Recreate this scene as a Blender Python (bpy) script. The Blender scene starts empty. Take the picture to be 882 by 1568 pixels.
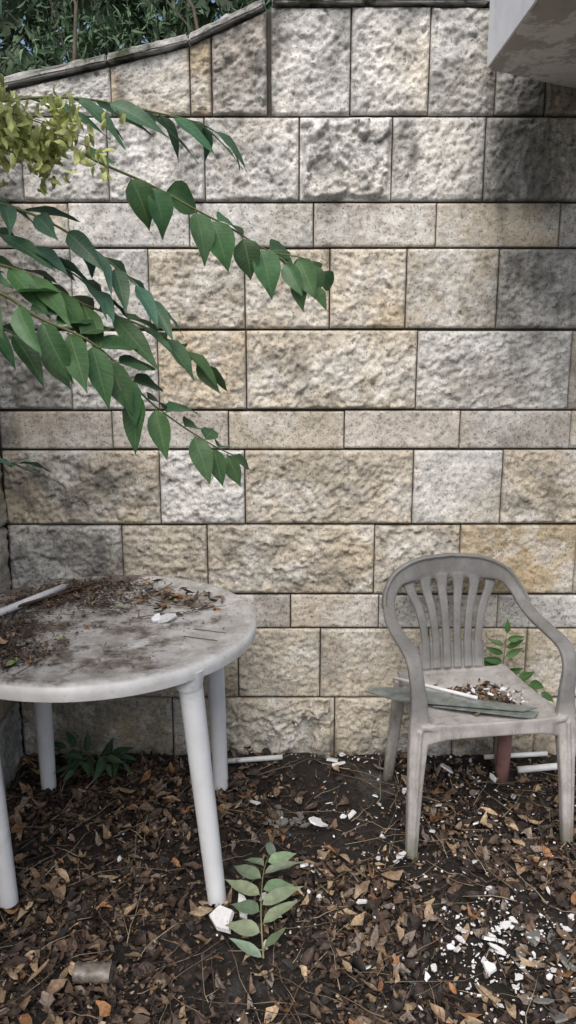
import bpy, bmesh, math, random
import numpy as np
from mathutils import Vector, Matrix, Euler, noise
random.seed(7); rng=np.random.default_rng(7)
scene=bpy.context.scene
R=math.radians

# ---------------------------------------------------------------- helpers
def link(o):
    scene.collection.objects.link(o); return o
def mesh_obj(name,verts,faces,mat=None,cols=None,uvs=None,smooth=True,parent=None):
    me=bpy.data.meshes.new(name)
    me.from_pydata([tuple(v) for v in verts],[],[tuple(int(i) for i in f) for f in faces])
    if cols is not None:
        a=me.color_attributes.new("Col",'FLOAT_COLOR','POINT')
        c=np.asarray(cols,dtype=np.float32)
        if c.shape[1]==3: c=np.hstack([c,np.ones((len(c),1),np.float32)])
        a.data.foreach_set("color",c.ravel())
    if uvs is not None:
        l=me.uv_layers.new(name="UVMap")
        vi=np.empty(len(me.loops),dtype=np.int32); me.loops.foreach_get("vertex_index",vi)
        l.data.foreach_set("uv",np.asarray(uvs,dtype=np.float32)[vi].ravel())
    if smooth: me.polygons.foreach_set("use_smooth",[True]*len(me.polygons))
    me.update()
    o=link(bpy.data.objects.new(name,me))
    if mat: me.materials.append(mat)
    if parent: o.parent=parent
    return o
def empty(name,loc=(0,0,0),rot=0):
    e=link(bpy.data.objects.new(name,None)); e.location=loc; e.rotation_euler=(0,0,rot); e.empty_display_size=.1
    return e

class NT:
    def __init__(s,name):
        s.m=bpy.data.materials.new(name); s.m.use_nodes=True
        s.t=s.m.node_tree; s.n=s.t.nodes; s.l=s.t.links
        s.b=s.n["Principled BSDF"]; s.out=s.n["Material Output"]
        s.co=s.n.new("ShaderNodeTexCoord")
    def link(s,a,b): s.l.new(a,b)
    def noise(s,scale,detail=6,rough=.6,vec=None,stretch=None):
        n=s.n.new("ShaderNodeTexNoise"); n.inputs["Scale"].default_value=scale
        n.inputs["Detail"].default_value=min(detail,5); n.inputs["Roughness"].default_value=rough
        v=vec or s.co.outputs["Object"]
        if stretch:
            mp=s.n.new("ShaderNodeMapping"); mp.inputs["Scale"].default_value=stretch
            s.link(v,mp.inputs["Vector"]); v=mp.outputs[0]
        s.link(v,n.inputs["Vector"]); return n.outputs["Fac"]
    def ramp(s,fac,stops):
        r=s.n.new("ShaderNodeValToRGB"); e=r.color_ramp.elements
        while len(e)<len(stops): e.new(.5)
        for i,(p,c) in enumerate(stops):
            e[i].position=p; e[i].color=(c,c,c,1) if not hasattr(c,'__len__') else (*c,1)
        s.link(fac,r.inputs[0]); return r.outputs[0]
    def mix(s,fac,a,b,mode='MIX'):
        m=s.n.new("ShaderNodeMix"); m.data_type='RGBA'; m.blend_type=mode
        for i,v in ((0,fac),(6,a),(7,b)):
            if hasattr(v,'is_output'): s.link(v,m.inputs[i])
            elif i==0: m.inputs[0].default_value=v
            else: m.inputs[i].default_value=(*v,1)
        return m.outputs[2]
    def attr(s,name="Col"):
        a=s.n.new("ShaderNodeAttribute"); a.attribute_name=name; return a.outputs["Color"]
    def bump(s,h,strength,dist,prev=None):
        b=s.n.new("ShaderNodeBump"); b.inputs["Strength"].default_value=strength; b.inputs["Distance"].default_value=dist
        s.link(h,b.inputs["Height"])
        if prev: s.link(prev,b.inputs["Normal"])
        return b.outputs[0]
    def set(s,color=None,rough=.8,normal=None,spec=.3):
        if color is not None:
            if hasattr(color,'is_output'): s.link(color,s.b.inputs["Base Color"])
            else: s.b.inputs["Base Color"].default_value=(*color,1)
        if hasattr(rough,'is_output'): s.link(rough,s.b.inputs["Roughness"])
        else: s.b.inputs["Roughness"].default_value=rough
        s.b.inputs["Specular IOR Level"].default_value=spec
        if normal: s.link(normal,s.b.inputs["Normal"])
        return s.m

# ---------------------------------------------------------------- materials
def m_stone():
    t=NT("limestone"); c=t.attr()
    n4=t.ramp(t.noise(4.5,5,.72),[(.49,0),(.61,.60)])
    c=t.mix(n4,c,(.70,.69,.655))
    n2=t.ramp(t.noise(8,5,.75,stretch=(1,1,.8)),[(.53,0),(.69,.55)])
    c=t.mix(n2,c,(.22,.215,.195))
    n1=t.ramp(t.noise(38,5,.78),[(.30,.52),(.45,.94),(.55,1.04),(.72,1.22)])
    c=t.mix(1,c,n1,'MULTIPLY')
    n3=t.ramp(t.noise(140,3,.6),[(.34,.42),(.44,1)])
    c=t.mix(1,c,n3,'MULTIPLY')
    b=t.bump(t.noise(75,4,.75),.65,.006)
    b=t.bump(t.noise(260,1,.7),.4,.002,b)
    return t.set(c,.95,b,.15)
def m_simple(name,col,var=.25,scale=20,rough=.8,bump=.3,bd=.003,spec=.3,dirt=None,dirt_scale=8,dirt_lo=.5,dirt_hi=.7):
    t=NT(name)
    n=t.ramp(t.noise(scale,8,.65),[(.25,1-var),(.75,1+var*.6)])
    c=t.mix(1,col,n,'MULTIPLY')
    if dirt:
        d=t.ramp(t.noise(dirt_scale,8,.7),[(dirt_lo,0),(dirt_hi,1)])
        c=t.mix(d,c,dirt)
    b=t.bump(t.noise(scale*4,3,.7),bump,bd)
    return t.set(c,rough,b,spec)
def m_attr(name,rough=.8,spec=.3,scale=90,trans=0,veins=False,var=.3):
    t=NT(name); c=t.attr()
    n=t.ramp(t.noise(scale,2,.6),[(.25,1-var),(.75,1+var*.7)])
    c=t.mix(1,c,n,'MULTIPLY'); nb=None
    if veins:
        uv=t.co.outputs["UV"]
        sx=t.n.new("ShaderNodeSeparateXYZ"); t.link(uv,sx.inputs[0])
        def M(op,a,b=None):
            m=t.n.new("ShaderNodeMath"); m.operation=op
            for i,v in enumerate((a,b)):
                if v is None: continue
                if hasattr(v,'is_output'): t.link(v,m.inputs[i])
                else: m.inputs[i].default_value=v
            return m.outputs[0]
        au=M('ABSOLUTE',sx.outputs[0])
        ph=M('FRACT',M('MULTIPLY',M('SUBTRACT',sx.outputs[1],M('MULTIPLY',au,.12)),11))
        side=M('LESS_THAN',M('ABSOLUTE',M('SUBTRACT',ph,.5)),.07)
        mid=M('LESS_THAN',au,.05)
        v=M('MAXIMUM',M('MULTIPLY',side,.4),mid)
        c=t.mix(M('MULTIPLY',v,.4),c,(.22,.30,.16))
        nb=t.bump(ph,.25,.001)
    m=t.set(c,rough,nb,spec)
    if trans>0:
        tr=t.n.new("ShaderNodeBsdfTranslucent"); ms=t.n.new("ShaderNodeMixShader"); ms.inputs[0].default_value=trans
        t.link(c,tr.inputs[0]); t.link(t.b.outputs[0],ms.inputs[1]); t.link(tr.outputs[0],ms.inputs[2])
        t.link(ms.outputs[0],t.out.inputs[0])
    return m

STONE=m_stone()
MORTAR=m_simple("mortar",(.075,.068,.057),.5,30,1,.5)
CONC=m_simple("weathered_concrete",(.42,.415,.40),.4,25,.95,.6,.004,dirt=(.07,.08,.05),dirt_scale=9,dirt_lo=.50,dirt_hi=.64)
LEAF=m_attr("green_leaf",.48,.4,60,.28,True,.25)
LEAFM=m_attr("foliage_mass",.6,.3,20,0)
DEAD=m_attr("dead_leaf",.7,.35,120,0,False,.5)
SEED=m_attr("samara",.6,.3,120,.35)
STEM=m_simple("green_stem",(.13,.15,.06),.3,60,.6)
BARK=m_simple("bark",(.12,.10,.08),.4,40,.9,.6)
TWIG=m_attr("twig",.85,.2,120)
CHIP=m_attr("plaster_chip",.8,.3,120,0,False,.15)

# ---------------------------------------------------------------- stone walls
def sstep(x):
    x=max(0,min(1,x)); return x*x*(3-2*x)
def stone(V,F,C,u0,u1,z0,z1,seed,kind,tint,mapf,res,ztop=None,grime_shade=None,pale=None):
    g=.0040
    rs=random.Random(seed)
    u0+=g*.6; u1-=g*.6; z0+=g; z1-=g
    nu=max(3,int((u1-u0)/res)); nz=max(3,int((z1-z0)/res))
    base=len(V); W=nu+3
    amp={'r':.88,'m':.5,'s':.14,'c':1.4}[kind]
    bas={'r':.009,'m':.006,'s':.003,'c':.018}[kind]*rs.uniform(.7,1.3)
    ew={'r':.007,'m':.005,'s':.004,'c':.018}[kind]
    fs=11 if kind=='c' else rs.uniform(18,30); fa=.026 if kind=='c' else rs.uniform(.004,.0075)
    lown=rs.uniform(.4,1.3)
    ang=rs.uniform(-1.4,1.4); ca,sa=math.cos(ang),math.sin(ang); an=rs.uniform(.88,1.14)
    off=Vector((seed*3.71%50,seed*1.37%50,seed*7.77%50))
    for j in range(-1,nz+2):
        for i in range(-1,nu+2):
            a=min(max(i/nu,0),1); b=min(max(j/nz,0),1)
            u=u0+(u1-u0)*a
            zt=z1 if ztop is None else min(z1,ztop(u)-g)
            zt=max(zt,z0+.004)
            z=z0+(zt-z0)*b
            p=Vector((u,z,0))+off
            pr_=Vector(((u*ca-z*sa)*an,(u*sa+z*ca)/an,0))+off
            e=min(u-u0,u1-u,z-z0,zt-z)
            jt=noise.noise(p*22)*.9
            rim=(i<0 or j<0 or i>nu or j>nz)
            ed=noise.noise(p*14+Vector((5,5,5)))*.0022
            n=noise.fractal(pr_*8,.8,2.1,3); m=noise.fractal(pr_*52,.6,2.1,3)
            r=bas+amp*(.0070*n*lown+.0058*m)
            d,pt=noise.voronoi(p*34)
            pit=max(0,1-d[0]/.34)
            r-=pit*.007*min(1,amp+.2)
            if kind in('r','c'):
                P=pr_*fs+Vector((n,m*.5,0))*.35
                d2,pt2=noise.voronoi(P); q=pt2[0]; cr_=noise.cell_vector(q*7.3+Vector((.5,.5,.5)))
                r+=fa*((cr_[0]-.5)+max(-1,min(1,(P.x-q[0])))*(cr_[1]-.5)*1.6+max(-1,min(1,(P.y-q[1])))*(cr_[2]-.5)*1.6)
            s=sstep(e/ew+jt*.6)
            r=min(.05,max(-.003,r))*s+.0015*m
            col_n=noise.fractal(p*5,1,2,3); 
            c=[tint[k]*(1+.24*col_n) for k in range(3)]
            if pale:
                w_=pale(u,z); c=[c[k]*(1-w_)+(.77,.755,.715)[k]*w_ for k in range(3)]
            o=max(0,noise.noise(p*4+Vector((9,1,4)))-.1)*.7
            c=[c[0]*(1+.05*o),c[1]*(1-.09*o),c[2]*(1-.34*o)]
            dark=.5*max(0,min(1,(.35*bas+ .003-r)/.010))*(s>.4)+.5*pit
            if grime_shade: dark=max(dark,grime_shade(u,z,p))
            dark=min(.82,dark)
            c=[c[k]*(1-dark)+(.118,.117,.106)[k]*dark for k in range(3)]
            V.append(mapf(u+(ed if 0<a<1 else 0),z,-.035 if rim else r)); C.append(c)
    for j in range(nz+2):
        for i in range(nu+2):
            k=base+j*W+i; F.append((k,k+1,k+1+W,k+W))

CREAM=(.55,.50,.415); GREY=(.475,.468,.445); WHITE=(.62,.613,.59); TAN=(.47,.415,.32); ORG=(.53,.445,.315); PINK=(.53,.49,.44)
WY=2.65
rows=[
 (2.193,2.50,'r',[-.97,-.86,-.547,-.302,-.235,-.058,.192,.434,.64,.795,1.05,1.4,1.75,2.1]),
 (1.941,2.193,'r',[-.97,-.836,-.566,-.262,.035,.326,.617,.93,1.3,1.62,2.1]),
 (1.802,1.941,'s',[-.97,-.70,-.315,.081,.473,.867,1.3,1.7,2.1]),
 (1.547,1.802,'r',[-.97,-.701,-.451,-.14,.135,.383,.68,1.0,1.4,1.8,2.1]),
 (1.285,1.547,'r',[-.97,-.72,-.43,-.138,.426,.934,1.3,1.7,2.1]),
 (1.153,1.285,'s',[-.97,-.591,-.2,.189,.578,.95,1.35,1.7,2.1]),
 (.893,1.153,'r',[-.97,-.437,-.147,.426,.729,1.1,1.5,2.1]),
 (.641,.893,'r',[-.97,-.575,-.28,.30,.596,1.0,1.5,2.1]),
 (.515,.641,'s',[-.97,-.8,-.4,.009,.32,.74,1.1,1.5,2.1]),
 (.251,.515,'m',[-.97,-.6,-.178,.115,.5,.85,1.2,1.6,2.1]),
 (-.06,.251,'r',[-.97,-.42,-.245,.169,.6,.9,1.3,1.7,2.1]),
]
tints={0:[GREY,WHITE,CREAM,ORG,PINK,WHITE,WHITE,WHITE,GREY],
 1:[GREY,WHITE,WHITE,WHITE,WHITE,WHITE,GREY],
 2:[PINK,WHITE,WHITE,PINK,CREAM,PINK],
 3:[GREY,WHITE,CREAM,CREAM,CREAM,CREAM,GREY,GREY],
 4:[GREY,WHITE,CREAM,CREAM,WHITE,CREAM],
 5:[PINK,PINK,CREAM,PINK,PINK,CREAM],
 6:[CREAM,WHITE,CREAM,WHITE,CREAM],
 7:[GREY,CREAM,CREAM,CREAM,ORG,CREAM],
 8:[TAN,CREAM,PINK,PINK,GREY,GREY],
 9:[TAN,TAN,CREAM,CREAM,TAN,TAN],
 10:[TAN,TAN,CREAM,CREAM,TAN,TAN]}
kinds={(1,4):'c',(10,2):'c',(3,2):'r',(7,4):'m',(9,0):'m',(3,1):'m',(3,5):'m',(0,2):'m',(6,3):'m',(10,0):'m',(10,1):'m'}
blobs=[(.80,2.07,.21,.16,.8),(.75,2.33,.17,.14,.65),(.70,1.68,.09,.14,.45),(.82,1.67,.2,.14,.6),(.5,2.28,.06,.08,.4),  # dark stains, plus the landing slab's shade painted in at the right
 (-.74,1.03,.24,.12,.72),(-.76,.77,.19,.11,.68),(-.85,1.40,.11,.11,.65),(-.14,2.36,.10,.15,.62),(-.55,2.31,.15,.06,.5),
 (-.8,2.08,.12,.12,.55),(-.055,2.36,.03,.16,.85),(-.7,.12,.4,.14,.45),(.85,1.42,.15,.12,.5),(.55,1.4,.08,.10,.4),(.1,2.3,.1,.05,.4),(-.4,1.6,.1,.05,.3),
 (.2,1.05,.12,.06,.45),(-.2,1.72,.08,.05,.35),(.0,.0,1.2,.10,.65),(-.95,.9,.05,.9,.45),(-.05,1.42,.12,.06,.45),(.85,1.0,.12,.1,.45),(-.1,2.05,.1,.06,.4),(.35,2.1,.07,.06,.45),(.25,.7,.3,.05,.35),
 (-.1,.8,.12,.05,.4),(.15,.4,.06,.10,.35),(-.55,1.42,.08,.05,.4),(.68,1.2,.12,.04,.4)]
pales=[(.45,2.07,.12,.12,.75),(.0,2.28,.08,.12,.65),(.28,2.30,.06,.08,.65),(.42,2.42,.05,.05,.75),(.49,1.69,.12,.12,.55),(.4,1.87,.17,.06,.6),(-.65,1.68,.09,.08,.8),  # bright patches in the stone colour, dappled sunlight painted among them
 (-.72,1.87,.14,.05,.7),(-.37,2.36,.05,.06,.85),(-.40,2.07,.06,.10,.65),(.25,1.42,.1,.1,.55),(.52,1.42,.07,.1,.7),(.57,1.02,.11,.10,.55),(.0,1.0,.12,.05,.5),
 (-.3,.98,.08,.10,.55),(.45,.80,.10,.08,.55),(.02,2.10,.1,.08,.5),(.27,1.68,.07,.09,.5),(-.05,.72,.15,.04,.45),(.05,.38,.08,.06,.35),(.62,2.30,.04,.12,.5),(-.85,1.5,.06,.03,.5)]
def slope(u):
    pts=[(-1.2,2.21),(-.89,2.262),(-.54,2.337),(-.30,2.392),(-.065,2.49),(-.055,2.6),(5,2.6)]
    for (a,b),(c,d) in zip(pts,pts[1:]):
        if u<=c: return b+(d-b)*(u-a)/(c-a)
    return 2.6
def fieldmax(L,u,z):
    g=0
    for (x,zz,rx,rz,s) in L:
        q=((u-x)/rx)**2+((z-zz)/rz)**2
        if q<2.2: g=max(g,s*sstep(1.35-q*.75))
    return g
def grime_shade(u,z,p):  # stains and drip streaks, with the painted slab shade from blobs
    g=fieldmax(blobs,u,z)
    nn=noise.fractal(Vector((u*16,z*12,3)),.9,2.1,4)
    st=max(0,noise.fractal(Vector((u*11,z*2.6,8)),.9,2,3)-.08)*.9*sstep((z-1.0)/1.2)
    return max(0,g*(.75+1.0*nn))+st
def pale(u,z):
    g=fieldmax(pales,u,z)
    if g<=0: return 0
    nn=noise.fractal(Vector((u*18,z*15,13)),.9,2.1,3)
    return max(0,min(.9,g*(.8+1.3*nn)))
V,F,C=[],[],[]
for ri,(z0,z1,k,js) in enumerate(rows):
    for si,(a,b) in enumerate(zip(js,js[1:])):
        tl=tints[ri]; tint=tl[si] if si<len(tl) else random.choice((CREAM,GREY,TAN))
        f=random.uniform(.88,1.10); tint=[c*f for c in tint]
        if ri==0 and b==-.058: b-=.005
        if ri==0 and a==-.058: a+=.005
        dz=random.uniform(-.0015,.0015)
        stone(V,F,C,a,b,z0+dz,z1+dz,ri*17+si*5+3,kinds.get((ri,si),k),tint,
              lambda u,z,r:(u,WY-r,z),.0048 if a<.9 else .012,slope if ri==0 else None,grime_shade,pale)
wall=empty("stone_retaining_wall")
mesh_obj("stone_blocks",V,F,STONE,C,parent=wall)
def prism(name,poly,y0,y1,mat,parent,bev=0):
    n=len(poly); vs=[(x,y0,z) for x,z in poly]+[(x,y1,z) for x,z in poly]
    fs=[tuple(range(n)),tuple(reversed(range(n,2*n)))]+[(i,i+n,(i+1)%n+n,(i+1)%n) for i in range(n)]
    o=mesh_obj(name,vs,fs,mat,smooth=False,parent=parent)
    bm=bmesh.new(); bm.from_mesh(o.data); bmesh.ops.recalc_face_normals(bm,faces=bm.faces)
    if bev: bmesh.ops.bevel(bm,geom=bm.edges[:],offset=bev,segments=2,affect='EDGES')
    bm.to_mesh(o.data); bm.free(); return o
prism("core",[(-1.25,-.3),(2.6,-.3),(2.6,2.49),(-.06,2.49),(-.30,2.385),(-.54,2.33),(-.89,2.255),(-1.25,2.20)],WY+.012,WY+.32,MORTAR,wall)
def coping(name,a,b,th,dep0,dep1):
    ob=prism(name,[a,b,(b[0],b[1]+th),(a[0],a[1]+th)],dep0,dep1,CONC,wall,.004)
    m=ob.modifiers.new("s","SUBSURF"); m.subdivision_type='SIMPLE'; m.levels=m.render_levels=4
    tx=bpy.data.textures.new("cn","CLOUDS"); tx.noise_scale=.035
    d=ob.modifiers.new("d","DISPLACE"); d.texture=tx; d.strength=.016; d.mid_level=.5
    return ob
coping("sloping_coping",(-1.25,2.198),(-.552,2.338),.022,WY-.03,WY+.33)
coping("sloping_coping_2",(-.548,2.338),(-.303,2.394),.022,WY-.032,WY+.33)
coping("sloping_coping_3",(-.299,2.395),(-.07,2.492),.022,WY-.03,WY+.33)
for i,(a,b) in enumerate(((-.045,.235),(.24,.60),(.605,1.0),(1.005,1.5),(1.505,2.3))):
    coping("coping_slab_%d"%i,(a,2.503),(b,2.503),.05,WY-.028,WY+.33)

# return wall on the left
V,F,C=[],[],[]
lx=-.97
for ri,(z0,z1,k,_) in enumerate(rows):
    rr=random.Random(ri+50)
    js=[.9]
    while js[-1]<2.2: js.append(js[-1]+rr.uniform(.26,.5))
    js=[j for j in js if j<2.5]+[2.632]
    if ri==0: continue
    for a,b in zip(js,js[1:]):
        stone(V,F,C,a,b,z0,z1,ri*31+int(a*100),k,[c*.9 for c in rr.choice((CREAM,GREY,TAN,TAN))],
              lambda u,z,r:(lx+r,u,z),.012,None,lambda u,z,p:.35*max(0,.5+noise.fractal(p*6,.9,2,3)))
lw=empty("side_stone_wall")
mesh_obj("side_blocks",V,F,STONE,C,parent=lw)
def cubeobj(name,c,s,mat,parent,bev=0):
    bm=bmesh.new(); bmesh.ops.create_cube(bm,size=1,matrix=Matrix.Translation(c)@Matrix.Diagonal((*s,1)))
    if bev: bmesh.ops.bevel(bm,geom=bm.edges[:],offset=bev,segments=2,affect='EDGES')
    me=bpy.data.meshes.new(name); bm.to_mesh(me); bm.free(); me.materials.append(mat)
    o=link(bpy.data.objects.new(name,me)); o.parent=parent; return o
cubeobj("side_core",(lx-.16,1.765,.95),(.30,1.73,2.48),MORTAR,lw)
cubeobj("side_coping",(lx-.15,1.75,2.216),(.36,1.76,.05),CONC,lw,.006)

# ---------------------------------------------------------------- ground
def ground_h(x,y):
    h=.016*noise.fractal(Vector((x*3,y*3,0)),1,2,3)+.006*noise.noise(Vector((x*20,y*20,2)))
    h+=.03*sstep((y-2.45)/.2)
    return h*(1 if -1.2<x<2.2 and -.2<y<2.7 else 0)
xs=[-60,-20,-6,-2.5]+list(np.arange(-1.3,2.3,.025))+[3,6,20,60]
ys=[-60,-20,-6,-2]+list(np.arange(-.3,2.7,.025))+[3,6,20,60]
V=[(x,y,ground_h(x,y)) for y in ys for x in xs]
W=len(xs); F=[(j*W+i,j*W+i+1,(j+1)*W+i+1,(j+1)*W+i) for j in range(len(ys)-1) for i in range(W-1)]
t=NT("soil")
c=t.ramp(t.noise(22,8,.75),[(.3,(.008,.007,.006)),(.55,(.026,.021,.018)),(.75,(.068,.055,.046))])
g=t.ramp(t.noise(2.3,6,.6),[(.56,0),(.66,.75)])
c=t.mix(g,c,t.ramp(t.noise(40,6,.7),[(.3,(.05,.05,.047)),(.7,(.17,.17,.165))]))
b=t.bump(t.noise(60,5,.8),1,.012); b=t.bump(t.noise(260,2,.8),.7,.004,b)
SOIL=t.set(c,.75,b,.4)
mesh_obj("ground",V,F,SOIL)
t=NT("grass_soil"); SO2=t.set(t.ramp(t.noise(3,8,.7),[(.3,(.03,.04,.015)),(.7,(.08,.10,.04))]),1)
V=[(x,y,2.12+.05*noise.noise(Vector((x,y,0)))) for y in (2.96,3.5,4.5,7,14,40) for x in (-40,-12,-4,-2,-1,0,1,2,4,12,40)]
mesh_obj("terrace_ground",V,[(j*11+i,j*11+i+1,(j+1)*11+i+1,(j+1)*11+i) for j in range(5) for i in range(10)],SO2)

# ---------------------------------------------------------------- small leaf batches (numpy)
def leaf_batch(name,pos,L,Wd,yaw,pitch,roll,curl,cup,col,mat,parent=None,prof=(.08,.75,1,.62,.03)):
    n=len(pos); ts=np.linspace(0,1,5); pr=np.array(prof)
    us=np.array([-1,0,1.])
    T,U=np.meshgrid(ts,us,indexing='ij')
    P=np.repeat(pr[:,None],3,1)
    x=(U*P)[None]*Wd[:,None,None]*.5
    y=(T-.5)[None]*L[:,None,None]
    z=curl[:,None,None]*L[:,None,None]*((T-.5)**2)[None]*2+cup[:,None,None]*Wd[:,None,None]*((U*P)**2)[None]*.5
    z=z+rng.normal(0,1,z.shape)*(Wd*.07)[:,None,None]
    x=x+rng.normal(0,1,x.shape)*(Wd*.08)[:,None,None]
    pts=np.stack([x,y,z],-1).reshape(n,15,3)
    cy,sy=np.cos(yaw),np.sin(yaw); cp,sp_=np.cos(pitch),np.sin(pitch); cr,sr=np.cos(roll),np.sin(roll)
    Rr=np.zeros((n,3,3)); Rp=np.zeros((n,3,3)); Ry=np.zeros((n,3,3))
    Rr[:,0,0]=cr;Rr[:,0,2]=sr;Rr[:,1,1]=1;Rr[:,2,0]=-sr;Rr[:,2,2]=cr
    Rp[:,0,0]=1;Rp[:,1,1]=cp;Rp[:,1,2]=-sp_;Rp[:,2,1]=sp_;Rp[:,2,2]=cp
    Ry[:,0,0]=cy;Ry[:,0,1]=-sy;Ry[:,1,0]=sy;Ry[:,1,1]=cy;Ry[:,2,2]=1
    M=Ry@Rp@Rr
    pts=np.einsum('nij,nkj->nki',M,pts)+pos[:,None,:]
    f=[]
    for j in range(4):
        for i in range(2):
            k=j*3+i; f.append((k,k+1,k+4,k+3))
    f=np.array(f)
    F=(f[None]+(np.arange(n)*15)[:,None,None]).reshape(-1,4)
    C=np.repeat(col,15,0)*(1+rng.normal(0,.12,(n*15,1)))
    return mesh_obj(name,pts.reshape(-1,3),F,mat,np.clip(C,0,1),parent=parent)

def gz(x,y): return np.array([ground_h(a,b) for a,b in zip(x,y)])
palette=np.array([(.060,.043,.034),(.10,.068,.050),(.16,.108,.075),(.26,.18,.115),(.40,.30,.19),(.032,.026,.023),(.21,.17,.14),(.29,.15,.07),(.045,.032,.027)])
def litter(name,n,xr,yr,lmin,lmax,zmax,wts,wr=(.3,.5)):
    x=rng.uniform(*xr,n*2); y=rng.uniform(*yr,n*2)
    dens=np.array([.42+1.1*noise.noise(Vector((a*2.6,b*2.6,4)))+.5*sstep((-.05-a)/.5)-.2*sstep((b-2.2)/.3) for a,b in zip(x,y)])
    keep=rng.random(n*2)<np.clip(dens,.08,1); x=x[keep][:n]; y=y[keep][:n]; n=len(x)
    L=rng.uniform(lmin,lmax,n)
    ok=(y<2.62)&(x>-.945); 
    z=gz(x,y)+rng.random(n)**1.5*zmax+.002
    pos=np.stack([x,y,z],1)[ok]; L=L[ok]; m=len(L)
    ci=rng.choice(len(palette),m,p=np.array(wts)/sum(wts))
    return leaf_batch(name,pos,L,L*rng.uniform(*wr,m),rng.uniform(0,6.28,m),rng.normal(0,.30,m),rng.normal(0,.45,m),
        rng.normal(.1,.5,m),rng.normal(.3,.8,m),palette[ci]*rng.uniform(.65,1.15,(m,1)),DEAD)
lit=empty("leaf_litter")
a=litter("fallen_leaves",4600,(-.95,1.3),(1.0,2.62),.022,.06,.022,[4,4.5,3.4,1.2,.4,5,2.2,.6,5],(.3,.6)); a.parent=lit
a=litter("light_leaves",600,(-.95,1.2),(1.2,2.6),.03,.068,.04,[0,0,1.5,3.2,3.0,0,2,1.2,0]); a.parent=lit
a=litter("crumbs",15000,(-.95,1.3),(1.2,2.62),.006,.02,.018,[3,3,2,1.4,.8,4,1.5,.4,4],(.4,.9)); a.parent=lit
a=litter("outer_leaves",2500,(-.95,2.6),(-1.5,1.2),.04,.08,.03,[3,4,3,2,1,4,2,1,4]); a.parent=lit

# twigs
def tube(V,F,C,pts,r0,r1,col,sides=5):
    n=len(pts); base=len(V)
    for i,p in enumerate(pts):
        p=Vector(p); d=(Vector(pts[min(i+1,n-1)])-Vector(pts[max(i-1,0)])).normalized()
        a=d.orthogonal().normalized(); b=d.cross(a)
        r=r0+(r1-r0)*i/(n-1)
        for s in range(sides):
            th=6.2832*s/sides; V.append(p+a*math.cos(th)*r+b*math.sin(th)*r); C.append(col)
    for i in range(n-1):
        for s in range(sides):
            F.append((base+i*sides+s,base+i*sides+(s+1)%sides,base+(i+1)*sides+(s+1)%sides,base+(i+1)*sides+s))
    F.append([base+s for s in range(sides)][::-1]); F.append([base+(n-1)*sides+s for s in range(sides)])
V,F,C=[],[],[]
for k in range(700):
    x=random.uniform(-.95,1.1); y=random.uniform(1.35,2.6); L=random.choice((.04,.06,.09,.14,.2,.26)); th=random.uniform(0,3.14)
    z=ground_h(x,y)+random.uniform(.012,.035); pts=[]
    for i in range(5):
        s=(i/4-.5)*L
        pts.append((max(-.95,x+math.cos(th)*s+random.uniform(-.03,.03)*L),min(2.63,y+math.sin(th)*s+random.uniform(-.03,.03)*L),z+random.uniform(-.03,.05)*L))
    c=random.choice(((.10,.07,.05),(.2,.15,.10),(.06,.04,.03),(.3,.25,.18)))
    tube(V,F,C,pts,random.uniform(.0007,.0018),.0005,c,4)
mesh_obj("twigs",V,F,TWIG,C,parent=lit)

# plaster chips
def chips(name,items,mat,col=(.72,.725,.73),parent=None,spread=.08):
    V,F,C=[],[],[]
    for (x,y,z,s) in items:
        n=random.randint(5,8); th0=random.uniform(0,6.28); base=len(V); t=s*random.uniform(.06,.18)
        rot=Euler((random.gauss(0,.3),random.gauss(0,.3),th0)).to_matrix(); el=random.uniform(.35,.9)
        ring=[]
        for i in range(n):
            a=6.283*i/n+random.uniform(-.35,.35); r=s*.5*random.uniform(.5,1.15); ring.append((math.cos(a)*r,math.sin(a)*r*el))
        f=random.uniform(.75,1.06); c=[k*f for k in col]
        for zz,sc in ((-t/2,1),(t/2,.93)):
            for a,b in ring: V.append(rot@Vector((a*sc,b*sc,zz))+Vector((x,y,z))); C.append(c)
        F.append(list(range(base,base+n))[::-1]); F.append(list(range(base+n,base+2*n)))
        for i in range(n): F.append((base+i,base+(i+1)%n,base+n+(i+1)%n,base+n+i))
    return mesh_obj(name,V,F,mat,C,smooth=False,parent=parent)
it=[(.16,2.56,.055,.08),(.17,2.54,.05,.06),(-.108,2.31,.045,.055),(.094,2.2,.045,.075),(.557,2.51,.05,.06),(-.17,1.80,.03,.10),(-.12,1.84,.035,.07),(-.068,1.86,.045,.05),
    (.045,2.0,.04,.05),(-.49,2.03,.04,.025),(.2,2.25,.04,.045),(.33,2.06,.03,.045),(.51,1.72,.035,.05),(.56,1.77,.035,.04),(.48,1.62,.04,.05),(.2,1.85,.04,.035),(.7,2.45,.05,.045),(.52,1.69,.035,.05)]
for k in range(800):
    cx,cy,sd=random.choice(((.55,1.70,.14),(.5,1.62,.1),(.62,2.3,.2),(.62,2.3,.2),(.25,2.1,.25),(.1,2.0,.45),(.68,1.75,.1),(.45,2.5,.2),(.50,1.74,.07)))
    x=random.gauss(cx,sd); y=min(2.6,random.gauss(cy,sd)); 
    it.append((x,y,ground_h(x,y)+random.uniform(.014,.032),random.choice((.005,.007,.008,.010,.015,.028 if random.random()<.4 else .008))))
chips("plaster_debris",it,CHIP)
chips("blue_plastic_scraps",[(random.gauss(.22,.08),random.gauss(1.62,.04),.03,random.uniform(.006,.014)) for k in range(7)]+[(random.gauss(.0,.04),random.gauss(2.2,.04),.03,.010) for k in range(3)],CHIP,(.05,.17,.25))
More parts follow.
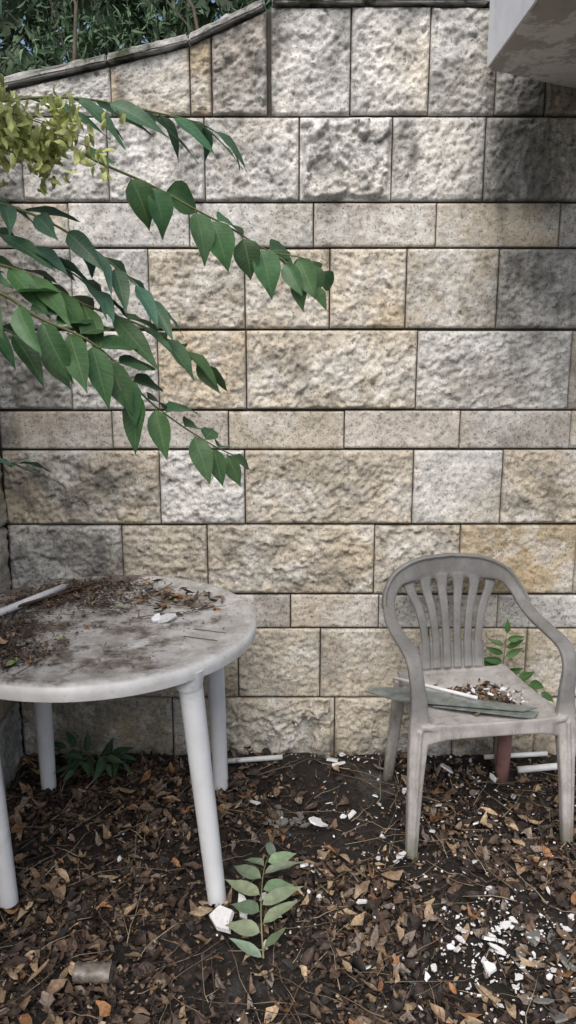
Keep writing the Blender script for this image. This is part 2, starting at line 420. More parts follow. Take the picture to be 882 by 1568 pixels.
chips("broken_stone_rubble",[(random.gauss(.66,.1),random.gauss(1.66,.1),.02,random.uniform(.03,.07)) for k in range(14)]+
      [(random.gauss(-.03,.06),random.gauss(2.27,.03),.015,random.uniform(.03,.06)) for k in range(8)],CHIP,(.18,.18,.17))

PLAST=m_simple("white_plastic",(.62,.63,.64),.2,20,.45,.1,.001,.4,dirt=(.25,.23,.2),dirt_scale=14,dirt_lo=.55,dirt_hi=.8)
def rod(name,a,b,r,mat,parent=None):
    V,F,C=[],[],[]; a=Vector(a);b=Vector(b)
    tube(V,F,C,[a,a.lerp(b,.33),a.lerp(b,.66),b],r,r,(1,1,1),12)
    return mesh_obj(name,V,F,mat,parent=parent)
rod("plastic_pipe",(-.22,2.55,.055),(-.02,2.57,.06),.009,PLAST)
rod("plastic_pipe",(.70,2.57,.06),(.93,2.59,.062),.009,PLAST)
rod("plastic_pipe",(.80,2.50,.05),(.98,2.53,.05),.012,PLAST)
rod("rusty_red_pipe",(.745,2.50,.0),(.75,2.49,.33),.024,m_simple("faded_red_plastic",(.31,.17,.155),.35,25,.6,.3,.002,.3,dirt=(.14,.09,.07),dirt_scale=14))

# ---------------------------------------------------------------- plastic table
TX,TY,TZ=-.545,2.145,.014
tb=empty("round_plastic_table",(TX,TY,TZ))
t=NT("table_plastic")
c=t.mix(t.ramp(t.noise(14,8,.7),[(.35,.0),(.8,.8)]),(.68,.685,.68),(.42,.415,.40))
geo=t.n.new("ShaderNodeNewGeometry"); sx=t.n.new("ShaderNodeSeparateXYZ"); t.link(geo.outputs["Normal"],sx.inputs[0])
up=t.ramp(sx.outputs[2],[(.6,0),(.97,1)])
c=t.mix(t.mix(1,up,t.ramp(t.noise(16,5,.75),[(.36,.25),(.6,.88)]),'MULTIPLY'),c,(.27,.26,.245))
sp2=t.n.new("ShaderNodeSeparateXYZ"); t.link(t.co.outputs["Object"],sp2.inputs[0])
ad=t.n.new("ShaderNodeMath"); ad.operation='MULTIPLY_ADD'; t.link(sp2.outputs[0],ad.inputs[0]); ad.inputs[1].default_value=-.14
t.link(t.noise(4.2,5,.75),ad.inputs[2])
d=t.ramp(ad.outputs[0],[(.46,0),(.56,.94)])
du=t.mix(1,up,d,'MULTIPLY')
c=t.mix(du,c,t.ramp(t.noise(60,6,.7),[(.3,(.05,.039,.031)),(.7,(.155,.125,.10))]))
c=t.mix(t.ramp(t.noise(40,6,.8),[(.60,0),(.72,.6)]),c,(.18,.16,.13))
TABLE=t.set(c,t.ramp(t.noise(9,4,.6),[(.35,.25),(.65,.6)]),t.bump(t.noise(80,6,.7),.3,.002),.45)
def lathe(name,prof,mat,parent,seg=96):
    V=[];F=[]
    for r,z in prof:
        for s in range(seg):
            a=6.283185*s/seg; V.append((r*math.cos(a),r*math.sin(a),z))
    for j in range(len(prof)-1):
        for s in range(seg): F.append((j*seg+s,j*seg+(s+1)%seg,(j+1)*seg+(s+1)%seg,(j+1)*seg+s))
    F.append([s for s in range(seg)][::-1]); F.append([(len(prof)-1)*seg+s for s in range(seg)])
    o=mesh_obj(name,V,F,mat,parent=parent)
    m=o.modifiers.new("es","EDGE_SPLIT"); m.split_angle=R(50)
    return o
lathe("tabletop",[(.02,.694),(.425,.694),(.436,.688),(.438,.674),(.447,.672),(.4535,.676),(.456,.694),(.453,.708),(.444,.716),(.43,.7175),(.415,.716),(.408,.7135),(.3,.7125),(.1,.711),(.015,.7105)],TABLE,tb,128)
LEGM=m_simple("table_leg_plastic",(.72,.74,.765),.12,10,.4,.1,.001,.45,dirt=(.34,.33,.30),dirt_scale=7,dirt_lo=.6,dirt_hi=.85)
for i,(x0,y0,x1,y1) in enumerate(((.295,-.29,.353,-.265),(.30,.28,.315,.305),(-.27,.28,-.275,.305),(-.24,-.29,-.215,-.265))):
    V,F,C=[],[],[]; a=Vector((x0,y0,.69)); b=Vector((x1,y1,0.0))
    pts=[a.lerp(b,k/6) for k in range(7)]
    tube(V,F,C,pts,.0315,.0255,(1,1,1),28)
    o=mesh_obj("leg_%d"%(i+1),V,F,LEGM,parent=tb); o.modifiers.new("es","EDGE_SPLIT").split_angle=R(50)
    V,F,C=[],[],[]; tube(V,F,C,[a+Vector((0,0,.004)),a-Vector((0,0,.02)),a-Vector((0,0,.05))],.045,.034,(1,1,1),28)
    o=mesh_obj("leg_socket_%d"%(i+1),V,F,LEGM,parent=tb); o.modifiers.new("es","EDGE_SPLIT").split_angle=R(50)
def box(V,F,c,s,yaw):
    M=Matrix.Translation(c)@Matrix.Rotation(yaw,4,'Z'); b=len(V)
    for z in (-1,1):
        for y in (-1,1):
            for x in (-1,1): V.append(M@Vector((x*s[0]/2,y*s[1]/2,z*s[2]/2)))
    for f in ((0,1,3,2),(4,6,7,5),(0,4,5,1),(2,3,7,6),(0,2,6,4),(1,5,7,3)): F.append(tuple(b+i for i in f))
V,F=[],[]
for k in range(4):
    for o_ in (-.03,.03):
        M=Matrix.Rotation(k*math.pi/2-.35,4,'Z'); p=M@Vector((.34,o_,.7135)); box(V,F,p,(.10,.004,.002),k*math.pi/2-.35)
mesh_obj("slot_strips",V,F,m_simple("slot_shade",(.14,.125,.11),.3,30),smooth=False,parent=tb)  # dark raised strips stand in for shadowed slots in the tabletop
td=empty("table_leaf_debris")
TT=TZ+.7165
def tdeb(n,lo,hi,cl,wts,wr,zmax):
    P=[]
    while len(P)<n:
        cx,cy,sd=random.choice(cl); x=random.gauss(cx,sd[0]); y=random.gauss(cy,sd[1])
        if (x-TX)**2+(y-TY)**2<.41**2: P.append((x,y,TT+random.random()**2*zmax))
    P=np.array(P); L=rng.uniform(lo,hi,n); ci=rng.choice(len(palette),n,p=np.array(wts)/sum(wts))
    return P,L,ci
cl=[(-.76,2.00,(.08,.12)),(-.82,2.15,(.05,.1)),(-.64,2.47,(.10,.035)),(-.72,2.36,(.07,.05)),(-.60,2.33,(.10,.06)),(-.72,1.88,(.06,.05))]
for nm,n,lo,hi,c_,w,wr,zm in (("crumbs",4600,.003,.013,cl,[4,4,2,1,.3,4,1,1,4],(.4,.9),.008),
    ("leaf_bits",170,.02,.05,cl+[(-.33,2.30,(.09,.07))]*2,[3,4,3,2,1,2,2,1,2],(.2,.45),.012),
    ("right_leaves",26,.025,.07,[(-.30,2.29,(.07,.06)),(-.36,2.36,(.08,.04))],[1,3,4,3,2,0,2,2,1],(.2,.4),.012),
    ("dust",320,.003,.008,[(-.5,2.1,(.25,.25))],[4,4,2,1,.5,4,1,1,4],(.4,.9),.002)):
    P,L,ci=tdeb(n,lo,hi,c_,w,wr,zm)
    leaf_batch(nm,P,L,L*rng.uniform(*wr,n),rng.uniform(0,6.28,n),rng.normal(0,.15,n),rng.normal(0,.25,n),rng.normal(.1,.3,n),rng.normal(.2,.4,n),palette[ci]*rng.uniform(.7,1.2,(n,1)),DEAD,td)
V,F,C=[],[],[]
for k in range(26):
    x=random.gauss(-.5,.2);y=random.gauss(2.25,.13)
    if (x-TX)**2+(y-TY)**2>.35**2: continue
    L=random.uniform(.04,.14);th=random.uniform(0,3.14)
    tube(V,F,C,[(x+math.cos(th)*L*s,y+math.sin(th)*L*s,TT+.003+random.uniform(0,.004)) for s in (-.5,-.2,.1,.5)],.0015,.0008,(.08,.055,.04),4)
tube(V,F,C,[(-.86,2.14,TT+.010),(-.78,2.24,TT+.014),(-.70,2.36,TT+.010),(-.62,2.45,TT+.015)],.006,.003,(.07,.045,.03),6)
mesh_obj("table_twigs",V,F,TWIG,C,parent=td)
chips("table_chips",[(x,y,TT+.005,s) for x,y,s in((-.353,2.14,.06),(-.33,2.155,.05),(-.375,2.13,.05),(-.5,2.21,.012),(-.27,2.22,.012),(-.6,2.02,.01))],CHIP,(.65,.66,.67),td)
P=np.array([(-.68,1.82,TT+.004),(-.60,1.98,TT+.004),(-.5,2.24,TT+.004),(-.36,2.33,TT+.004)]); n=4; L=np.array([.05,.03,.03,.04])
leaf_batch("green_bits",P,L,L*.4,rng.uniform(0,6,n),np.zeros(n),np.zeros(n),np.ones(n)*.1,np.ones(n)*.2,np.array([(.22,.28,.10)]*n),DEAD,td)
rod("white_plastic_tube",(-.885,2.05,TT+.0125),(-.715,2.41,TT+.0125),.0115,PLAST)

# ---------------------------------------------------------------- monobloc chair
def cr(P,n=8):
    out=[]; P=[np.array(p,float) for p in P]; Q=[2*P[0]-P[1]]+P+[2*P[-1]-P[-2]]
    for i in range(1,len(Q)-2):
        for k in range(n):
            t=k/n; a,b,c,d=Q[i-1],Q[i],Q[i+1],Q[i+2]
            out.append(.5*((2*b)+(-a+c)*t+(2*a-5*b+4*c-d)*t*t+(-a+3*b-3*c+d)*t**3))
    out.append(P[-1]); return out
def sweep(V,F,P,n=8):
    S=cr(P,n); base=len(V); N=12
    for i,s in enumerate(S):
        p=Vector(s[:3]); a=Vector(S[max(i-1,0)][:3]); b=Vector(S[min(i+1,len(S)-1)][:3]); d=(b-a).normalized()
        w=Vector(s[5:8]); w=(w-d*w.dot(d)).normalized(); q=d.cross(w)
        for k in range(N):
            th=6.28318*(k+.5)/N; cx,sx_=math.cos(th),math.sin(th)
            ex=math.copysign(abs(cx)**.45,cx); ey=math.copysign(abs(sx_)**.45,sx_)
            V.append(p+w*ex*s[3]/2+q*ey*s[4]/2)
    for i in range(len(S)-1):
        for k in range(N): F.append((base+i*N+k,base+i*N+(k+1)%N,base+(i+1)*N+(k+1)%N,base+(i+1)*N+k))
    F.append([base+k for k in range(N)][::-1]); F.append([base+(len(S)-1)*N+k for k in range(N)])
V,F=[],[]
half=[(.255,-.245,0,.036,.034,1,0,0),(.247,-.23,.2,.046,.036,1,0,0),(.236,-.215,.38,.062,.034,1,0,0),(.236,-.208,.48,.052,.026,1,0,0),
 (.244,-.20,.555,.046,.020,1,0,0),(.247,-.175,.600,.050,.017,1,0,0),(.249,-.12,.617,.052,.016,1,0,.05),(.250,-.03,.622,.050,.016,1,0,.1),(.248,.07,.632,.046,.016,1,0,.2),
 (.240,.135,.655,.044,.016,1,0,.35),(.226,.178,.695,.046,.016,.9,0,.45),(.188,.205,.740,.056,.016,.65,0,.75),(.11,.222,.762,.076,.015,.3,0,1),(0,.228,.768,.084,.015,0,0,1)]
sweep(V,F,half,8)
lip=[(a[0],a[1],a[2]+.5*a[3]*a[7]/max(.3,math.hypot(a[5],a[7])),.010,.026,a[5],a[6],a[7]) for a in half[9:]]
lip=[(a[0]+.5*.044*a[5]*.9,)+a[1:] for a in lip]
sweep(V,F,lip,8)
V2=[Vector((-v.x,v.y,v.z)) for v in V]; b0=len(V); F2=[tuple(reversed([b0+i for i in f])) for f in F]
V+=V2; F+=F2
for k in range(6):
    s=(k-2.5)/2.5
    xt=s*.150; xb=s*.094
    zt=.745-.028*s*s
    sweep(V,F,[(xb,.150,.43,.029,.012,1,0,0),(xb*1.02,.172,.52,.028,.012,1,0,0),(xb*1.2,.195,.62,.030,.012,1,0,0),(xt*.95,.213,.69,.034,.012,1,0,0),(xt,.222,zt,.046,.012,1,0,0)],6)
sweep(V,F,[(-.118,.163,.465,.105,.011,0,.25,1),(-.05,.170,.465,.105,.011,0,.25,1),(.05,.170,.465,.105,.011,0,.25,1),(.118,.163,.465,.105,.011,0,.25,1)],4)
for sg in (-1,1):
    sweep(V,F,[(sg*.19,.13,.405,.050,.030,1,0,0),(sg*.198,.16,.25,.044,.028,1,0,0),(sg*.212,.195,0,.034,.026,1,0,0)],6)
    sweep(V,F,[(sg*.222,-.20,.395,.05,.012,0,0,1),(sg*.215,-.05,.39,.045,.012,0,0,1),(sg*.195,.12,.395,.045,.012,0,0,1)],6)
    sweep(V,F,[(sg*.236,-.234,.40,.012,.012,1,0,0),(sg*.247,-.250,.2,.010,.010,1,0,0),(sg*.255,-.263,0,.008,.008,1,0,0)],6)
sweep(V,F,[(-.225,-.222,.385,.075,.013,0,0,1),(-.13,-.238,.396,.050,.013,0,0,1),(.13,-.238,.396,.050,.013,0,0,1),(.225,-.222,.385,.075,.013,0,0,1)],6)
sweep(V,F,[(-.19,.155,.40,.05,.012,0,0,1),(0,.165,.40,.05,.012,0,0,1),(.19,.155,.40,.05,.012,0,0,1)],6)
nb=len(V); N=16
for lay in (0,1):
    for j in range(N+1):
        for i in range(N+1):
            s=i/N*2-1; t_=j/N; hw=.232-.035*t_
            y=-.235+.40*t_-.012*(1-s*s)*(1-t_); z=.418-.022*math.sin(math.pi*min(1,t_*1.0))*(1-s*s*.6)+.010*s*s-.012*(1-t_)**6-(0 if lay else .012)
            V.append(Vector((s*hw,y,z)))
M_=(N+1)**2
for j in range(N):
    for i in range(N):
        k=nb+j*(N+1)+i; F.append((k,k+N+1,k+N+2,k+1)); k+=M_; F.append((k,k+1,k+N+2,k+N+1))
ringi=[i for i in range(N)]+[j*(N+1)+N for j in range(N)]+[N*(N+1)+i for i in range(N,0,-1)]+[j*(N+1) for j in range(N,0,-1)]
for a,b in zip(ringi,ringi[1:]+ringi[:1]): F.append((nb+a,nb+b,nb+M_+b,nb+M_+a))
t=NT("weathered_chair_plastic")
c=t.mix(t.ramp(t.noise(9,8,.7),[(.3,0),(.75,1)]),(.215,.215,.218),(.12,.12,.117))
c=t.mix(t.ramp(t.noise(60,8,.75),[(.52,0),(.72,.75)]),c,(.11,.10,.09))
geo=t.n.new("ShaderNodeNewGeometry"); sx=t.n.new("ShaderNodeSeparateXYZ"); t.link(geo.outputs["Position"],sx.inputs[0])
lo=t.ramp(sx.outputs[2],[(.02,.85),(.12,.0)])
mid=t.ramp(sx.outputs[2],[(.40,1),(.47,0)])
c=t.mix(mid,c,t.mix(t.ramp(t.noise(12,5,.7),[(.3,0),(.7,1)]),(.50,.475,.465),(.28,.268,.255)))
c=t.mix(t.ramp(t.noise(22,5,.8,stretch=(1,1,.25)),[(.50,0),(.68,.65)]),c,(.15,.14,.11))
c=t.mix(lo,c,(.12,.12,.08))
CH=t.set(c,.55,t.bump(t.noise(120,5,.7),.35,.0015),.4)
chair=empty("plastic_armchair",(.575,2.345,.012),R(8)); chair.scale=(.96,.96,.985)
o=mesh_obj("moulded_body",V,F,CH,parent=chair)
bm=bmesh.new(); bm.from_mesh(o.data); bmesh.ops.recalc_face_normals(bm,faces=bm.faces); bm.to_mesh(o.data); bm.free()
m=o.modifiers.new("r","REMESH"); m.mode='VOXEL'; m.voxel_size=.0038; m.use_smooth_shade=True
m=o.modifiers.new("s","SMOOTH"); m.factor=.5; m.iterations=2

t=NT("dusty_glass"); t.set(t.mix(t.ramp(t.noise(30,5,.7),[(.4,0),(.65,1)]),(.17,.20,.19),(.30,.32,.30)),.2,None,.5)
t.b.inputs["Transmission Weight"].default_value=.3
GL=t.m
def pane(name,poly,z,tilt,mat,th=.004,parent=None):
    n=len(poly); V=[]; 
    for dz in (0,th):
        for x,y in poly: V.append((x,y,z+dz+tilt[0]*(x-.6)+tilt[1]*(y-2.2)))
    F=[tuple(range(n))[::-1],tuple(range(n,2*n))]+[(i,(i+1)%n,n+(i+1)%n,n+i) for i in range(n)]
    return mesh_obj(name,V,F,mat,smooth=False,parent=parent)
gp=empty("broken_glass_panes")
pane("long_shard",[(.24,2.30),(.33,2.24),(.70,2.17),(.75,2.19),(.60,2.235),(.40,2.32),(.28,2.33)],.432,(.0,.02),GL,parent=gp)
pane("short_shard",[(.44,2.22),(.72,2.14),(.75,2.18),(.62,2.22)],.423,(0,0),GL,.003,gp)
rod("thin_plastic_strip",(.34,2.38,.447),(.58,2.24,.442),.006,PLAST)
P=[(random.gauss(.63,.06),random.gauss(2.31,.05),.408+random.random()*.012) for k in range(260)]; P=np.array(P); n=len(P); L=rng.uniform(.008,.035,n)
ci=rng.choice(len(palette),n)
leaf_batch("seat_leaf_debris",P,L,L*rng.uniform(.3,.6,n),rng.uniform(0,6.28,n),rng.normal(0,.2,n),rng.normal(0,.3,n),rng.normal(.1,.3,n),rng.normal(.2,.4,n),palette[ci]*.7,DEAD)
chips("seat_plaster_chips",[(random.gauss(.65,.05),random.gauss(2.30,.04),.428,random.choice((.008,.012,.014,.026))) for k in range(22)],CHIP,(.65,.67,.68))

V,F,C=[],[],[]; 
for j in range(13):
    for s in range(24):
        a=6.283*s/24; r=.024*(1+.06*math.sin(a*3+j))+(.0015 if j%2 else 0); V.append((-.505+j*.0072,1.60+r*math.cos(a),.045+r*.8*math.sin(a)))
for j in range(12):
    for s in range(24): F.append((j*24+s,j*24+(s+1)%24,(j+1)*24+(s+1)%24,(j+1)*24+s))
F.append([s for s in range(24)])
mesh_obj("ribbed_plastic_cup",V,F,m_simple("dirty_clear_plastic",(.20,.18,.155),.6,90,.3,.4,.002,.5,dirt=(.06,.047,.037),dirt_scale=30),smooth=True)

# ---------------------------------------------------------------- ailanthus fronds
PR=[(0,.05),(.06,.42),(.16,.82),(.3,1),(.45,.97),(.6,.80),(.74,.52),(.86,.26),(.95,.09),(1,.01)]
def leaflet(V,F,C,UV,base,d,nrm,L,W,col,fold=.25,droop=.25):
    d=d.normalized(); s=d.cross(nrm).normalized(); nn=s.cross(d).normalized(); b=len(V)
    ph=random.uniform(0,6)
    wv=random.uniform(-.12,.12)
    for t_,w in PR:
        cen=base+d*(L*t_)+nn*(-droop*L*t_*t_)+s*(wv*L*t_*t_)
        for u in (-1,-.5,0,.5,1):
            h=abs(u)*w*W*.5*fold+math.sin(t_*14+ph+u*2)*.0012*abs(u)
            V.append(cen+s*(u*w*W*.5)+nn*h); C.append(col); UV.append((u,t_))
    for j in range(len(PR)-1):
        for i in range(4): k=b+j*5+i; F.append((k,k+1,k+6,k+5))
def frond(B,path,n,L,W,col,droop=.3,hang=.5,start=.1,var=.2,petiole=.006,upn=(0,-.5,.85),ang=.95,rr=.0016,skip=.06,alt=False):
    V,F,C,UV=B[0]; SV,SF,SC=B[1]
    S=[Vector(p) for p in cr(path,8)]
    tube(SV,SF,SC,S,rr*1.6,rr*.6,(1,1,1),5)
    N=len(S)-1; up=Vector(upn)
    for k in range(n+1):
        f=start+(1-start)*k/n; idx=min(N-1,int(f*N)); p=S[idx].lerp(S[idx+1],f*N-idx); tg=(S[idx+1]-S[idx]).normalized()
        side=tg.cross(up).normalized()
        sz=(.78+.34*math.sin(math.pi*min(1,f*.95+.05)))
        for sg in (((1,) if k%3 else (-1,)) if (alt and k<n) else ((1,-1) if k<n else (0,))):
            if k<n and random.random()<skip: continue
            jit=Vector((random.gauss(0,var),random.gauss(0,var),random.gauss(0,var)))*.6
            d=(tg*math.cos(ang)+side*sg*math.sin(ang)+Vector((0,0,-hang*random.uniform(.5,1.4)))+jit).normalized()
            if sg==0: d=(tg+Vector((0,0,-hang*.5))+jit*.5).normalized()
            pb=p+tg*(.01*sg)+d*petiole; 
            tube(SV,SF,SC,[p+tg*(.01*sg),pb],rr*.6,rr*.5,(1,1,1),4)
            nv=(up+Vector((random.gauss(0,.3),random.gauss(0,.3),random.gauss(0,.2)))).normalized()
            q=random.uniform(.65,1.3); c=[col[0]*q*random.uniform(.9,1.15),col[1]*q,col[2]*q*random.uniform(.85,1.2)]
            leaflet(V,F,C,UV,pb,d,nv,L*sz*random.uniform(.85,1.12),W*sz*random.uniform(.9,1.1),c,random.uniform(.1,.45),droop*random.uniform(.4,1.6))
def newB(): return (([],[],[],[]),([],[],[]))
def emit(parent,B,stem=None):
    V,F,C,UV=B[0]; mesh_obj("leaflets",V,F,LEAF,C,UV,parent=parent)
    V,F,C=B[1]; mesh_obj("stalks",V,F,stem or STEM,parent=parent)
G1=(.070,.155,.062); G2=(.062,.145,.085)
random.seed(33)
tree=empty("tree_of_heaven")
B=newB()
frond(B,[(-.52,1.15,1.80),(-.392,1.25,1.85),(-.308,1.30,1.864),(-.228,1.35,1.862),(-.151,1.4,1.857),(-.115,1.45,1.85)],8,.095,.027,G2,.35,.28,start=.12,ang=.65)
frond(B,[(-.52,1.1,1.83),(-.371,1.2,1.804),(-.282,1.25,1.765),(-.214,1.3,1.742),(-.147,1.33,1.71),(-.097,1.36,1.688),(-.034,1.4,1.656),(.027,1.42,1.645),(.055,1.45,1.628)],13,.070,.043,G1,.25,.55,start=.25,ang=1.0,upn=(0,-.8,.55),skip=0,var=.25,alt=True)
frond(B,[(-.034,1.4,1.656),(.0,1.41,1.635),(.04,1.42,1.60)],2,.060,.030,G1,.25,.3,start=.3,ang=.9,upn=(0,-.8,.55),var=.35)
frond(B,[(-.54,1.05,1.72),(-.431,1.15,1.70),(-.344,1.15,1.672),(-.281,1.18,1.635),(-.230,1.2,1.592),(-.195,1.23,1.556)],8,.080,.024,G2,.2,.05,start=.15,ang=.95,upn=(.1,-.25,.9))
frond(B,[(-.55,1.02,1.66),(-.44,1.12,1.66),(-.37,1.15,1.635),(-.31,1.18,1.60),(-.27,1.2,1.57)],7,.078,.025,G2,.2,.05,start=.1,ang=.95,upn=(.1,-.25,.9))
frond(B,[(-.54,1.0,1.63),(-.411,1.1,1.61),(-.352,1.13,1.592),(-.292,1.17,1.556),(-.224,1.2,1.53),(-.165,1.25,1.495),(-.14,1.28,1.47)],10,.082,.031,G1,.2,.12,start=.12,ang=.95,upn=(.1,-.40,.85),skip=.05)
frond(B,[(-.52,.98,1.60),(-.387,1.05,1.571),(-.332,1.08,1.535),(-.277,1.1,1.508),(-.241,1.13,1.473),(-.211,1.16,1.427),(-.170,1.2,1.385),(-.120,1.24,1.345),(-.090,1.27,1.325)],13,.074,.034,G1,.2,.22,start=.1,ang=.98,upn=(.05,-.65,.7),skip=.02)
frond(B,[(-.55,1.0,1.53),(-.44,1.08,1.54),(-.38,1.12,1.515),(-.32,1.15,1.485)],4,.075,.030,G1,.2,.25,start=.2,ang=.9)
frond(B,[(-.56,1.05,1.38),(-.50,1.12,1.35),(-.44,1.15,1.335),(-.41,1.18,1.325)],3,.07,.022,G2,.2,.05,start=.2,ang=.9,upn=(0,-.2,.95))
frond(B,[(-.55,.9,2.02),(-.47,.95,1.99),(-.40,.98,1.96),(-.355,1.0,1.945)],4,.11,.05,(.08,.18,.11),.2,.3,start=.3,ang=.9)
for k in range(12):
    a=random.uniform(2.0,4.9); z=random.uniform(1.7,2.6); p=Vector((-.72,.95,z)); d=Vector((math.cos(a)*.8,math.sin(a),random.uniform(-.1,.4)))
    if d.x<-.25: d.x=-.25
    pp=[p+d*(.14*i)+Vector((0,0,-.012*i*i)) for i in range(5)]
    frond(B,pp,7,.10,.04,G1,.25,.35,start=.2)
emit(tree,B)
V,F,C=[],[],[]
tube(V,F,C,[Vector(p) for p in cr([(-.80,.85,-.02),(-.78,.88,.5),(-.74,.92,1.1),(-.72,.95,1.6),(-.70,.97,2.1),(-.69,.96,2.7)],6)],.028,.010,(1,1,1),12)
for e in ((-.52,1.15,1.80),(-.52,1.1,1.83),(-.54,1.05,1.72),(-.54,1.0,1.63),(-.52,.98,1.60),(-.55,1.0,1.53),(-.56,1.05,1.38),(-.55,.9,2.02),(-.55,1.02,1.66)):
    e=Vector(e); s=Vector((-.72,.95,e.z-.06)); tube(V,F,C,[s,s.lerp(e,.5)+Vector((0,0,.01)),e],.006,.003,(1,1,1),6)
mesh_obj("trunk",V,F,BARK,parent=tree)
n=420; P=np.stack([rng.normal(-.345,.037,n),rng.normal(1.13,.025,n),rng.normal(1.768,.019,n)],1)
P[:,2]-=.02*np.sin(P[:,0]*90); L=rng.uniform(.014,.024,n)
leaf_batch("seed_cluster",P,L,L*.42,rng.uniform(0,6.28,n),rng.normal(-.9,.6,n),rng.normal(0,1,n),rng.normal(0,.6,n),rng.normal(0,1.2,n),
   np.array([(.54,.58,.23)])*rng.uniform(.7,1.3,(n,1)),SEED,tree,(.35,.9,1,.8,.25))
V,F,C=[],[],[]
for k in range(40):
    s=Vector((-.47,1.12,1.80)); e=Vector((random.gauss(-.35,.035),random.gauss(1.13,.025),random.gauss(1.775,.02)))
    tube(V,F,C,[s,s.lerp(e,.6)+Vector((0,0,.012)),e],.0012,.0005,(1,1,1),4)
mesh_obj("seed_stalks",V,F,STEM,parent=tree)

pl=empty("ailanthus_seedling"); B=newB()
frond(B,[(-.06,1.66,.03),(-.068,1.74,.07),(-.07,1.82,.085),(-.066,1.91,.09),(-.055,1.98,.085)],6,.102,.038,(.24,.32,.21),.12,.05,start=.03,ang=1.15,upn=(0,-.25,1),var=.25,skip=.05)
emit(pl,B,m_simple("pale_stem",(.22,.2,.1)))
pl=empty("ailanthus_seedling"); B=newB()
frond(B,[(.735,2.585,.02),(.74,2.58,.25),(.745,2.565,.40),(.748,2.55,.53)],6,.075,.026,(.06,.15,.04),.1,.1,start=.5,ang=1.1,upn=(0,-1,.3))
frond(B,[(.735,2.585,.10),(.75,2.56,.28),(.80,2.53,.36),(.86,2.51,.34)],4,.08,.034,(.055,.14,.04),.3,.3,start=.35,ang=.9,upn=(0,-.7,.7))
frond(B,[(.735,2.585,.12),(.72,2.55,.28),(.735,2.50,.35)],3,.08,.036,(.055,.14,.04),.3,.3,start=.4,ang=.9,upn=(0,-.7,.7))
emit(pl,B)
pl=empty("ailanthus_seedling"); B=newB()
for e in ((-.78,2.50,.13),(-.62,2.46,.10),(-.72,2.42,.10),(-.58,2.52,.07)):
    frond(B,[(-.67,2.56,.03),tuple((Vector((-.67,2.56,.10))+Vector(e))/2),e],3,.075,.024,(.04,.09,.045),.2,.2,start=.3,ang=.8)
emit(pl,B)

# ---------------------------------------------------------------- shrubs behind the wall
hedge=empty("shrub_foliage")
n=30000
cx=rng.uniform(-2.6,.5,n); cy=rng.uniform(3.2,4.6,n); cz=rng.uniform(2.15,3.9,n)
dn=np.array([noise.noise(Vector((a*2.2,b*2.2,c*2.2)))+.5*noise.noise(Vector((a*6,b*6,c*6))) for a,b,c in zip(cx,cy,cz)])
k=dn>-.13; P=np.stack([cx,cy,cz],1)[k]; n=len(P); L=rng.uniform(.03,.08,n); sh=np.clip(.6+dn[k]*1.6,.3,1.6)[:,None]
leaf_batch("leaf_clumps",P,L,L*rng.uniform(.08,.30,n),rng.uniform(0,6.28,n),rng.normal(0,.8,n),rng.normal(0,.8,n),rng.normal(0,.4,n),rng.normal(0,.4,n),
   np.array([(.10,.165,.09)])*sh*rng.uniform(.5,1.6,(n,1)),LEAFM,hedge)
V,F,C=[],[],[]
for k in range(26):
    x=random.uniform(-2.6,.5); y=random.uniform(3.15,4.5); pts=[(x+random.uniform(-.08,.08)*i,y,2.05+i*.33) for i in range(6)]
    tube(V,F,C,pts,random.uniform(.005,.010),.003,(1,1,1),6)
mesh_obj("branches",V,F,BARK,parent=hedge)
far=empty("distant_trees"); n=12000
cx=rng.uniform(-10,10,n); cy=rng.uniform(7,9,n); cz=rng.uniform(1.8,6.5,n)
dn=np.array([noise.noise(Vector((a*.6,b*.6,c*.6))) for a,b,c in zip(cx,cy,cz)]); k=dn>-.3; P=np.stack([cx,cy,cz],1)[k]; n=len(P); L=rng.uniform(.2,.45,n)
leaf_batch("crowns",P,L,L*rng.uniform(.4,.7,n),rng.uniform(0,6.28,n),rng.normal(0,.8,n),rng.normal(0,.8,n),rng.normal(0,.4,n),rng.normal(0,.4,n),
   np.array([(.08,.12,.075)])*rng.uniform(.6,1.5,(n,1)),LEAFM,far)

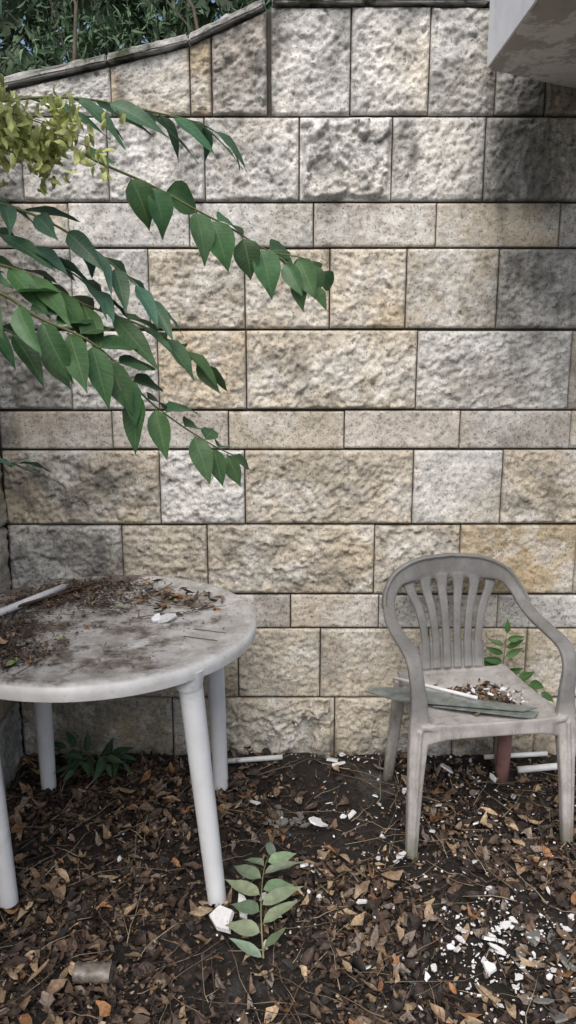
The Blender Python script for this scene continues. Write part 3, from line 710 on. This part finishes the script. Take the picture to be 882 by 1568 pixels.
# ---------------------------------------------------------------- overhead slab (stair landing)
t=NT("peeling_soffit")
c=t.mix(t.ramp(t.noise(6,8,.7),[(.48,0),(.53,1)]),(.66,.65,.63),(.42,.40,.37))
c=t.mix(t.ramp(t.noise(25,8,.7),[(.55,0),(.7,.5)]),c,(.25,.24,.22))
SOF=t.set(c,.9,t.bump(t.noise(6,8,.7),.6,.006),.2)
WP=m_simple("white_paint",(.80,.81,.82),.12,12,.7,.15,.002,.3,dirt=(.45,.43,.40),dirt_scale=9,dirt_lo=.6,dirt_hi=.85)
sl=empty("concrete_landing")
poly=[(.575,1.7),(.575,2.47),(.87,2.635),(3.0,2.635),(3.0,1.7)]
n=len(poly); V=[(x,y,2.268) for x,y in poly]+[(x,y,2.47) for x,y in poly]
o=mesh_obj("slab",V,[tuple(range(n)),tuple(range(n,2*n))[::-1]]+[(i,i+n,(i+1)%n+n,(i+1)%n) for i in range(n)],SOF,smooth=False,parent=sl)
bm=bmesh.new(); bm.from_mesh(o.data); bmesh.ops.recalc_face_normals(bm,faces=bm.faces); bmesh.ops.bevel(bm,geom=bm.edges[:],offset=.004,segments=2,affect='EDGES'); 
bm.to_mesh(o.data); bm.free()
V,F=[],[]; box(V,F,Vector((.571,2.085,2.371)),(.006,.766,.197),0)
mesh_obj("painted_edge",V,F,WP,smooth=False,parent=sl)

# ---------------------------------------------------------------- light, sky, camera
w=bpy.data.worlds.new("World"); scene.world=w; w.use_nodes=True
nt=w.node_tree; bg=nt.nodes["Background"]; sky=nt.nodes.new("ShaderNodeTexSky"); sky.sky_type='NISHITA'; sky.sun_disc=False
EL,AZ=R(52),R(192)
sky.sun_elevation=EL; sky.sun_rotation=AZ; sky.air_density=1.0; sky.dust_density=4.0; sky.ozone_density=1
nt.links.new(sky.outputs[0],bg.inputs[0]); bg.inputs[1].default_value=.15
D=Vector((math.sin(AZ)*math.cos(EL),math.cos(AZ)*math.cos(EL),math.sin(EL)))
l=bpy.data.lights.new("sun",'SUN'); l.energy=2.7; l.angle=R(48); l.color=(1,.965,.92)
lo_=link(bpy.data.objects.new("sun",l)); lo_.rotation_euler=D.to_track_quat('Z','Y').to_euler(); lo_.location=(0,0,8)
cam=bpy.data.cameras.new("camera"); co=link(bpy.data.objects.new("camera",cam)); scene.camera=co
co.location=(0,0,1.5); co.rotation_euler=(R(78),0,0)
cam.sensor_fit='VERTICAL'; cam.angle=R(66); cam.clip_end=300; cam.clip_start=.02
scene.view_settings.view_transform='Standard'; scene.view_settings.look='None'; scene.view_settings.exposure=0
